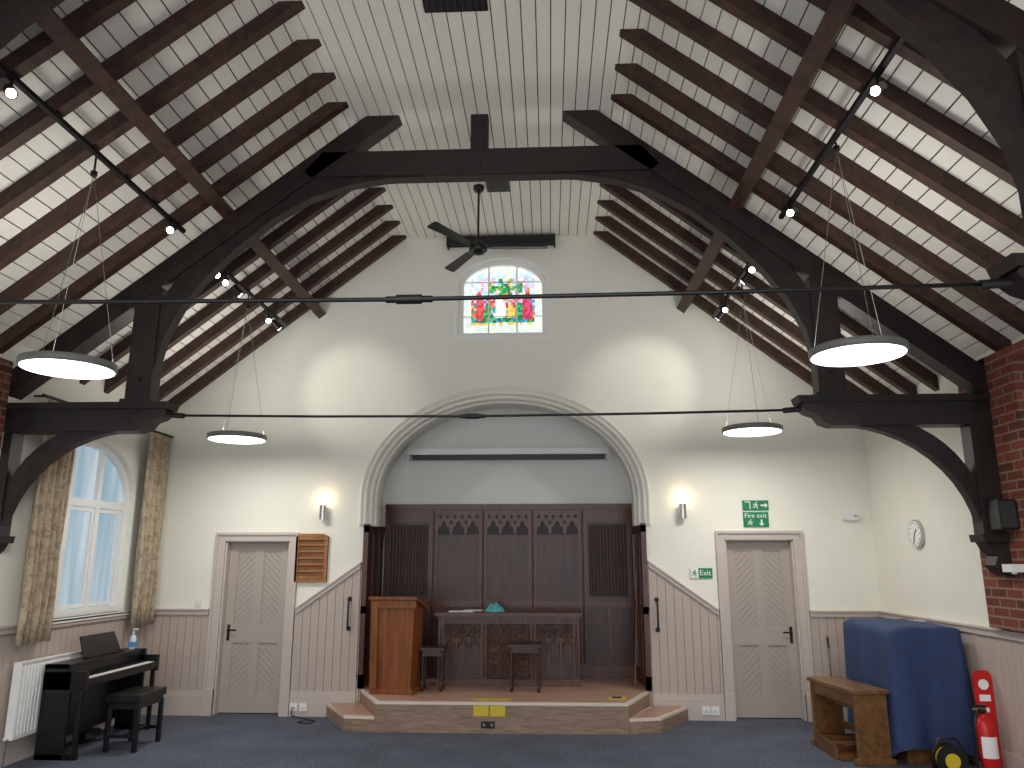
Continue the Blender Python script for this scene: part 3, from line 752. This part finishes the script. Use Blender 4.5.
# ------------------------------------------------------------------ right wall fittings
b=MB(); cy,cz=8.10,1.98; x=XR
b.cyl((x-.035,cy,cz),(x-.001,cy,cz),.14,M_chrome,seg=32); b.cyl((x-.037,cy,cz),(x-.03,cy,cz),.128,M_white,seg=32)
for k in range(12):
    a=2*pi*k/12; b.box(x-.039,x-.036,cy+.108*math.sin(a)-.004,cy+.108*math.sin(a)+.004,cz+.108*math.cos(a)-.008,cz+.108*math.cos(a)+.008,M_black)
b.tube([(x-.040,cy,cz),(x-.040,cy-.05,cz+.04)],.005,M_black,seg=6); b.tube([(x-.041,cy,cz),(x-.041,cy+.03,cz-.09)],.004,M_black,seg=6); b.build('wall_clock')
M_spk=paint('speaker_mesh',(46,46,48),.8)
b=MB(); b.box(XP-.15,XP-.012,6.19,6.34,1.95,2.18,M_black); b.box(XP-.14,XP-.022,6.183,6.19,1.965,2.165,M_spk); b.box(XP-.012,XP-.001,6.23,6.30,2.02,2.11,M_black); b.build('wall_speaker',bevel=.005)
b=MB(); b.box(XP-.10,XP-.001,6.20,6.34,1.63,1.69,M_plastic); b.cyl((XP-.05,6.27,1.63),(XP-.05,6.27,1.615),.02,M_white); b.build('motion_sensor')
b=MB(); b.box(XR-.065,XR-.024,8.05,8.27,1.03,1.14,M_plastic); b.box(XR-.067,XR-.064,8.10,8.20,1.06,1.11,paint('lcd_grey',(150,165,160),.3)); b.build('thermostat')

# ------------------------------------------------------------------ pendants
def pendant(cx,cy,cz,up,stem=True):
    b=MB(); R=.305
    b.lathe((cx,cy,cz),[(R-.01,-.026),(R,-.024),(R,.022),(R-.012,.028),(.0001,.029)],paint('pendant_rim',(120,118,112),.4),seg=40)
    b.lathe((cx,cy,cz-.030),[(R-.014,0),(R-.014,.004),(.001,.004)],M_disc,seg=40)
    top=zb(cx)
    for k in range(3):
        a=2*pi*k/3+.5
        b.cyl((cx+R*.9*math.cos(a),cy+R*.9*math.sin(a),cz+.03),(cx,cy,top-.09),.0022,M_chrome,seg=5)
    b.cyl((cx,cy,top-.10),(cx,cy,top-.066),.024,M_black)
    if stem: b.cyl((cx,cy,top-.07),(cx,cy,top+.139),.008,M_black,seg=8)
    else: b.cyl((cx,cy,top-.067),(cx,cy,top-.036),.008,M_black,seg=8)
    o=b.build('pendant_light')
    for nm,dz,rx,en,sz in (('lamp_down',-.045,0,24,.56),('lamp_up',.05,pi,up,.5)):
        l=bpy.data.lights.new(nm,'AREA'); l.shape='DISK'; l.size=sz; l.energy=en; l.color=(1,.965,.905)
        lo_=bpy.data.objects.new(nm,l); bpy.context.collection.objects.link(lo_); lo_.parent=o; lo_.location=Vector((cx,cy,cz+dz))-o.location; lo_.rotation_euler=(rx,0,0)
for c in ((-3.31,5.0,3.03,14),(2.04,5.0,3.06,14,False),(-3.33,8.0,3.0,15),(2.11,8.0,3.04,15),(-3.3,2.0,3.03,12),(2.04,2.0,3.05,12)): pendant(*c)

# ------------------------------------------------------------------ track lights
def track(x,y0,y1,heads,spots):
    b=MB(); z=zb(x)-.03
    b.box(x-.018,x+.018,y0,y1,z-.02,z+.012,M_black)
    for yy in (y0+.1,(y0+y1)/2,y1-.1): b.box(x-.01,x+.01,yy-.01,yy+.01,z+.01,z+.05,M_black)
    for (hy,dx,dy,dz) in heads:
        d=Vector((dx,dy,dz)).normalized(); p=Vector((x,hy,z-.10))
        b.cyl((x,hy,z-.02),(x,hy,z-.08),.01,M_black,seg=8)
        b.cyl(p-d*.06,p+d*.06,.036,M_black,seg=14); b.cyl(p+d*.061,p+d*.064,.028,M_led,seg=14)
    o=b.build('track_light')
    for (hy,tx,ty,tz,en) in spots:
        l=bpy.data.lights.new('spot_lamp','SPOT'); l.energy=en; l.spot_size=math.radians(46); l.spot_blend=.75; l.shadow_soft_size=.05; l.color=(1,.96,.86)
        lo_=bpy.data.objects.new('spot_lamp',l); bpy.context.collection.objects.link(lo_); lo_.parent=o
        p=Vector((x,hy,z-.12)); d=(Vector((tx,ty,tz))-p).normalized(); p=p+d*.1
        lo_.location=p-o.location; lo_.rotation_euler=d.to_track_quat('-Z','Y').to_euler()
track(-3.26,6.62,9.05,[(7.0,.5,-.6,-.5),(7.22,.4,-.7,-.5),(7.5,.6,.5,-.6),(8.45,.3,-.6,-.6),(8.7,.5,.6,-.6)],[(7.45,-2.40,9.2,3.75,48)])
track(2.02,6.62,9.05,[(7.0,-.5,-.6,-.5),(7.2,-.4,-.7,-.5),(7.45,-.6,.5,-.6),(8.4,-.3,-.6,-.6),(8.65,-.5,.6,-.6)],[(7.45,1.15,9.2,3.75,48)])
track(-3.24,2.6,6.25,[(6.0,.5,-.7,-.4),(4.0,.5,-.5,-.5)],[])
track(2.02,2.6,6.25,[(5.95,-.5,-.7,-.4),(4.25,-.5,-.5,-.5)],[])

# ------------------------------------------------------------------ ceiling fan + vents
b=MB(); fx_,fy,fz=-.745,7.80,5.03
b.lathe((fx_,fy,FZ-.06),[(.05,0),(.06,.03),(.06,.06)],M_black); b.cyl((fx_,fy,fz+.05),(fx_,fy,FZ-.05),.012,M_black)
b.lathe((fx_,fy,fz-.06),[(.02,-.02),(.07,0),(.10,.03),(.10,.08),(.06,.11),(.03,.15)],M_black)
for a in (2,122,236):
    a=math.radians(a); s=MB()
    s.add([(.09,-.02,0),(.2,-.05,-.005),(.74,-.065,-.012),(.76,-.04,-.012),(.76,.05,.01),(.74,.065,.012),(.2,.05,.005),(.09,.02,0),
           (.09,-.02,.006),(.2,-.05,.001),(.74,-.065,-.006),(.76,-.04,-.006),(.76,.05,.016),(.74,.065,.018),(.2,.05,.011),(.09,.02,.006)],
          [tuple(range(8)),tuple(range(15,7,-1))]+[(i,(i+1)%8,(i+1)%8+8,i+8) for i in range(8)],M_black)
    b.merge(s,Matrix.Translation((fx_,fy,fz))@Matrix.Rotation(a,4,'Z'))
b.build('ceiling_fan')
for x0,x1,y0,y1 in ((-.66,-.40,7.62,7.92),(-.90,-.42,4.66,5.0)):
    b=MB(); b.box(x0,x1,y0,y1,FZ-.012,FZ-.001,M_black)
    n=9
    for k in range(n): xx=x0+.03+(x1-x0-.06)*k/(n-1); b.box(xx-.008,xx+.008,y0+.02,y1-.02,FZ-.02,FZ-.012,paint('vent_slat',(38,36,36),.6))
    b.build('ceiling_vent')

# ------------------------------------------------------------------ radiator
b=MB(); ry0,ry1=6.85,8.05
b.box(XL+.06,XL+.075,ry0,ry1,.22,.84,M_white); b.box(XL+.11,XL+.12,ry0,ry1,.22,.84,M_white)
for k in range(26):
    yy=ry0+.02+(ry1-ry0-.04)*k/25; b.box(XL+.118,XL+.126,yy-.012,yy+.012,.25,.81,M_white)
b.box(XL+.055,XL+.13,ry0,ry1,.84,.85,M_white); b.box(XL+.055,XL+.13,ry0-.005,ry0,.22,.85,M_white)
for yy in (ry0+.15,ry1-.15): b.box(XL+.025,XL+.06,yy-.02,yy+.02,.3,.75,M_white)
b.cyl((XL+.09,ry0-.03,.24),(XL+.09,ry0-.03,0),.009,M_chrome,seg=8); b.cyl((XL+.09,ry0-.05,.24),(XL+.09,ry0+.01,.24),.014,M_white,seg=8)
b.build('radiator')

# ------------------------------------------------------------------ digital piano
b=MB(); a0,a1=-4.575,-4.17; y0,y1=7.14,8.46
for yy in (y0,y1-.035): 
    b.box(a0,a0+.26,yy,yy+.035,0,.80,M_piano)
    b.box(a0,a1,yy,yy+.035,.58,.74,M_piano)
    b.box(a0-.0,a1-.02,yy,yy+.035,0,.05,M_piano)
    b.box(a1-.07,a1-.03,yy,yy+.035,.05,.60,M_piano)
b.box(a0+.02,a1-.01,y0+.035,y1-.035,.60,.655,M_piano)
b.box(a0,a0+.23,y0,y1,.76,.80,M_piano); b.box(a0,a0+.22,y0+.03,y1-.03,.65,.78,M_piano)
b.box(a0+.03,a0+.05,y0+.03,y1-.03,.12,.60,M_piano)
M_ivory=paint('ivory_keys',(225,222,212),.35)
n=52; w=(y1-y0-.10)/n
for k in range(n):
    yy=y0+.05+w*k; b.box(a0+.23,a1-.03,yy+.0008,yy+w-.0008,.655,.675,M_ivory)
    if k%7 not in (2,6) and k<n-1: b.box(a0+.23,a1-.09,yy+w-.006,yy+w+.006,.675,.688,M_piano)
b.box(a1-.03,a1-.005,y0+.035,y1-.035,.62,.672,M_piano)
b.add([(a0+.10,7.55,.80),(a0+.12,7.55,.80),(a0+.04,7.58,1.0),(a0+.02,7.58,1.0),(a0+.10,8.2,.80),(a0+.12,8.2,.80),(a0+.04,8.17,1.0),(a0+.02,8.17,1.0)],
      [(0,1,2,3),(4,7,6,5),(0,4,5,1),(1,5,6,2),(2,6,7,3),(3,7,4,0)],M_piano)
b.box(a0+.10,a0+.15,7.55,8.2,.80,.815,M_piano)
for k in range(3): b.box(a0+.1,a0+.2,7.78+.06*k,7.8+.06*k,.04,.055,M_chrome)
b.box(a0+.03,a0+.12,7.72,7.98,0.03,.10,M_piano); b.box(a0+.03,a0+.06,7.75,7.95,0,.12,M_piano)
b.build('digital_piano',bevel=.004)
b=MB(); sx0,sx1,sy0,sy1=-4.13,-3.80,7.42,7.92
b.box(sx0,sx1,sy0,sy1,.43,.50,M_piano); b.box(sx0+.02,sx1-.02,sy0+.02,sy1-.02,.37,.43,M_piano)
for xx in (sx0+.03,sx1-.03):
    for yy in (sy0+.03,sy1-.03): b.box(xx-.02,xx+.02,yy-.02,yy+.02,0,.40,M_piano)
b.box(sx0+.03,sx1-.03,sy0+.02,sy0+.04,.12,.15,M_piano); b.box(sx0+.03,sx1-.03,sy1-.04,sy1-.02,.12,.15,M_piano); b.box((sx0+sx1)/2-.01,(sx0+sx1)/2+.01,sy0+.03,sy1-.03,.12,.15,M_piano)
b.build('piano_stool',bevel=.006)
b=MB(); b.lathe((-4.42,8.34,.802),[(.03,0),(.033,.01),(.033,.11),(.024,.135),(.012,.145),(.012,.16),(.016,.162),(.016,.175),(.005,.178),(.005,.20)],paint('bottle_clear',(205,215,222),.2),seg=16)
b.box(-4.43,-4.37,8.334,8.346,.998,1.01,M_white); b.box(-4.455,-4.385,8.305,8.375,.83,.88,paint('bottle_label',(90,150,190),.5)); b.build('sanitiser_bottle')

# ------------------------------------------------------------------ organ with cover, bench
def drape():
    x0,x1,y0,y1=2.99,3.60,7.28,8.38
    per=[]
    def seg(p,q,k):
        for i in range(k): per.append((p[0]+(q[0]-p[0])*i/k,p[1]+(q[1]-p[1])*i/k))
    seg((x0,y0),(x1,y0),22); seg((x1,y0),(x1,y1),30); seg((x1,y1),(x0,y1),22); seg((x0,y1),(x0,y0),34)
    cx,cy=(x0+x1)/2,(y0+y1)/2; N=len(per); b=MB(); vs=[]
    def topz(x,y):
        t=(x-x0)/(x1-x0)
        return 1.14 if t>.10 else 1.14-.03*(1-t/.10)
    lev=[('t',.0),('t',.3),('t',.6),('t',.8),('t',.93),('t',.995)]+[('s',k) for k in (.03,.10,.22,.36,.5,.64,.78,.9,1.0)]
    for kind_,q in lev:
        for i,(x,y) in enumerate(per):
            if kind_=='t':
                X=cx+(x-cx)*q; Y=cy+(y-cy)*q; Z=topz(X,Y)+.006*math.sin(X*23+Y*9)-(.012 if q>.98 else 0)
            else:
                fold=(.006+.020*q)*math.sin(i*.30+1.3*math.sin(i*.13))+.006*q*math.sin(i*.9+q*3)
                ox=(x-cx)/(x1-x0)*2; oy=(y-cy)/(y1-y0)*2
                nx_=ox if abs(ox)>.98 else 0; ny_=oy if abs(oy)>.98 else 0
                X=x+nx_*(fold+.03*q) ; Y=y+ny_*(fold+.02*q)
                X=min(X,3.655)
                hem=.09+.06*math.sin(i*.11+.5)+.015*math.sin(i*.5)
                zt=topz(x,y)-.03
                Z=zt+(hem-zt)*q
            vs.append((X,Y,Z))
    fs=[]
    for j in range(len(lev)-1):
        for i in range(N):
            i2=(i+1)%N; fs.append((j*N+i,j*N+i2,(j+1)*N+i2,(j+1)*N+i))
    b.add(vs,fs,M_blue,True)
    b.box(3.08,3.58,7.38,8.30,0,.14,M_bench); b.box(3.12,3.56,7.40,8.26,.14,.95,M_bench)
    return b.build('covered_organ')
drape()
b=MB()
L_,Wd=.80,.30
b.box(-Wd/2-.02,Wd/2+.02,-L_/2-.02,L_/2+.02,.575,.61,M_bench)
for yy in (-L_/2,L_/2-.04):
    b.box(-Wd/2,Wd/2,yy,yy+.04,0.03,.575,M_bench); b.box(-Wd/2-.03,Wd/2+.03,yy-.01,yy+.05,0,.05,M_bench)
b.box(-.02,.02,-L_/2+.03,L_/2-.03,.40,.56,M_bench)
b.box(-Wd/2+.01,-Wd/2+.04,-L_/2+.03,L_/2-.03,.47,.575,M_bench); b.box(Wd/2-.04,Wd/2-.01,-L_/2+.03,L_/2-.03,.16,.22,M_bench)
m2=MB(); m2.merge(b,Matrix.Translation((2.72,7.70,0))@Matrix.Rotation(math.radians(9),4,'Z')); m2.build('organ_bench',bevel=.005)
b=MB()
b.box(2.50,2.53,7.50,7.98,0,.12,M_bench)
for k in range(7): 
    yy=7.46+.075*k; b.box(2.53,2.90,yy,yy+.028,.10,.13,M_bench if k%3 else M_oakd2)
b.box(2.53,2.90,7.45,7.97,0.005,.05,M_hymnd); b.build('organ_pedalboard')

# ------------------------------------------------------------------ fire point
def ext(cx,cy):
    b=MB(); b.lathe((cx,cy,.0),[(.07,0),(.078,.02),(.078,.38),(.07,.43),(.045,.465),(.025,.48),(.025,.51)],M_red,seg=24)
    b.lathe((cx,cy,.51),[(.028,0),(.028,.03)],M_black,seg=12)
    b.box(cx-.09,cx+.03,cy-.012,cy+.012,.55,.57,M_black); b.box(cx-.08,cx+.02,cy-.01,cy+.01,.53,.545,M_chrome)
    b.cyl((cx+.03,cy-.0,.53),(cx+.05,cy,.53),.02,M_white,seg=10)
    b.tube([(cx-.02,cy-.02,.53),(cx-.085,cy-.05,.50),(cx-.10,cy-.05,.40),(cx-.095,cy-.045,.22),(cx-.09,cy-.045,.15)],.011,M_black,seg=8)
    b.cyl((cx-.09,cy-.045,.16),(cx-.088,cy-.045,.06),.014,M_black,r1=.024,seg=10)
    n=10
    vs=[];
    for i in range(n+1):
        a=-pi/2-.9+1.8*i/n; vs+=[(cx+.0795*math.cos(a),cy+.0795*math.sin(a),.18),(cx+.0795*math.cos(a),cy+.0795*math.sin(a),.34)]
    b.add(vs,[(2*i,2*i+2,2*i+3,2*i+1) for i in range(n)],M_white,True)
    b.build('fire_extinguisher')
ext(3.50,6.87)
b=MB(); b.box(3.52,3.67,6.985,7.005,.04,.78,M_red); b.box(3.49,3.68,6.96,7.08,0,.04,M_red); b.cyl((3.595,6.982,.71),(3.595,6.986,.71),.042,M_white,seg=20); b.box(3.55,3.64,6.982,6.986,.58,.63,M_white)
b.prism([(3.52,.78),(3.67,.78),(3.64,.82),(3.55,.82)],'y',6.985,7.005,M_red); b.build('fire_point_stand')
b=MB(); cx,cy=3.22,6.92
for s_ in (-.05,.045): b.cyl((cx,cy+s_,.14),(cx,cy+s_+.008,.14),.125,M_black,seg=28)
b.cyl((cx,cy-.043,.14),(cx,cy+.045,.14),.095,M_yel,seg=28)
b.tube([(cx-.13,cy,.0+.012),(cx-.13,cy,.20),(cx-.07,cy,.30),(cx+.07,cy,.30),(cx+.13,cy,.20),(cx+.13,cy,.012)],.011,M_black,seg=8)
b.cyl((cx,cy-.056,.14),(cx,cy-.05,.14),.06,M_yel,seg=20)
b.tube([(cx-.1,cy-.02,.07),(cx-.16,cy-.06,.02),(cx-.05,cy-.12,.012),(cx+.08,cy-.1,.012),(cx+.12,cy-.06,.012)],.009,M_yel,seg=8)
b.build('cable_reel')

# ------------------------------------------------------------------ world, camera
w=bpy.data.worlds.new('world'); bpy.context.scene.world=w; w.use_nodes=True
bg=w.node_tree.nodes['Background']; bg.inputs[0].default_value=(.93,.965,1.0,1); bg.inputs[1].default_value=2.25
cam=bpy.data.cameras.new('camera'); co=bpy.data.objects.new('camera',cam); bpy.context.collection.objects.link(co)
f=769.0; p=math.atan(176/f); yw=math.atan(38*math.cos(p)/f)
cam.sensor_width=36; cam.lens=f/1024*36; cam.clip_start=.05
co.location=(0,0,1.721); co.rotation_euler=(pi/2+p,0,yw)
bpy.context.scene.camera=co
bpy.context.scene.view_settings.view_transform='Standard'
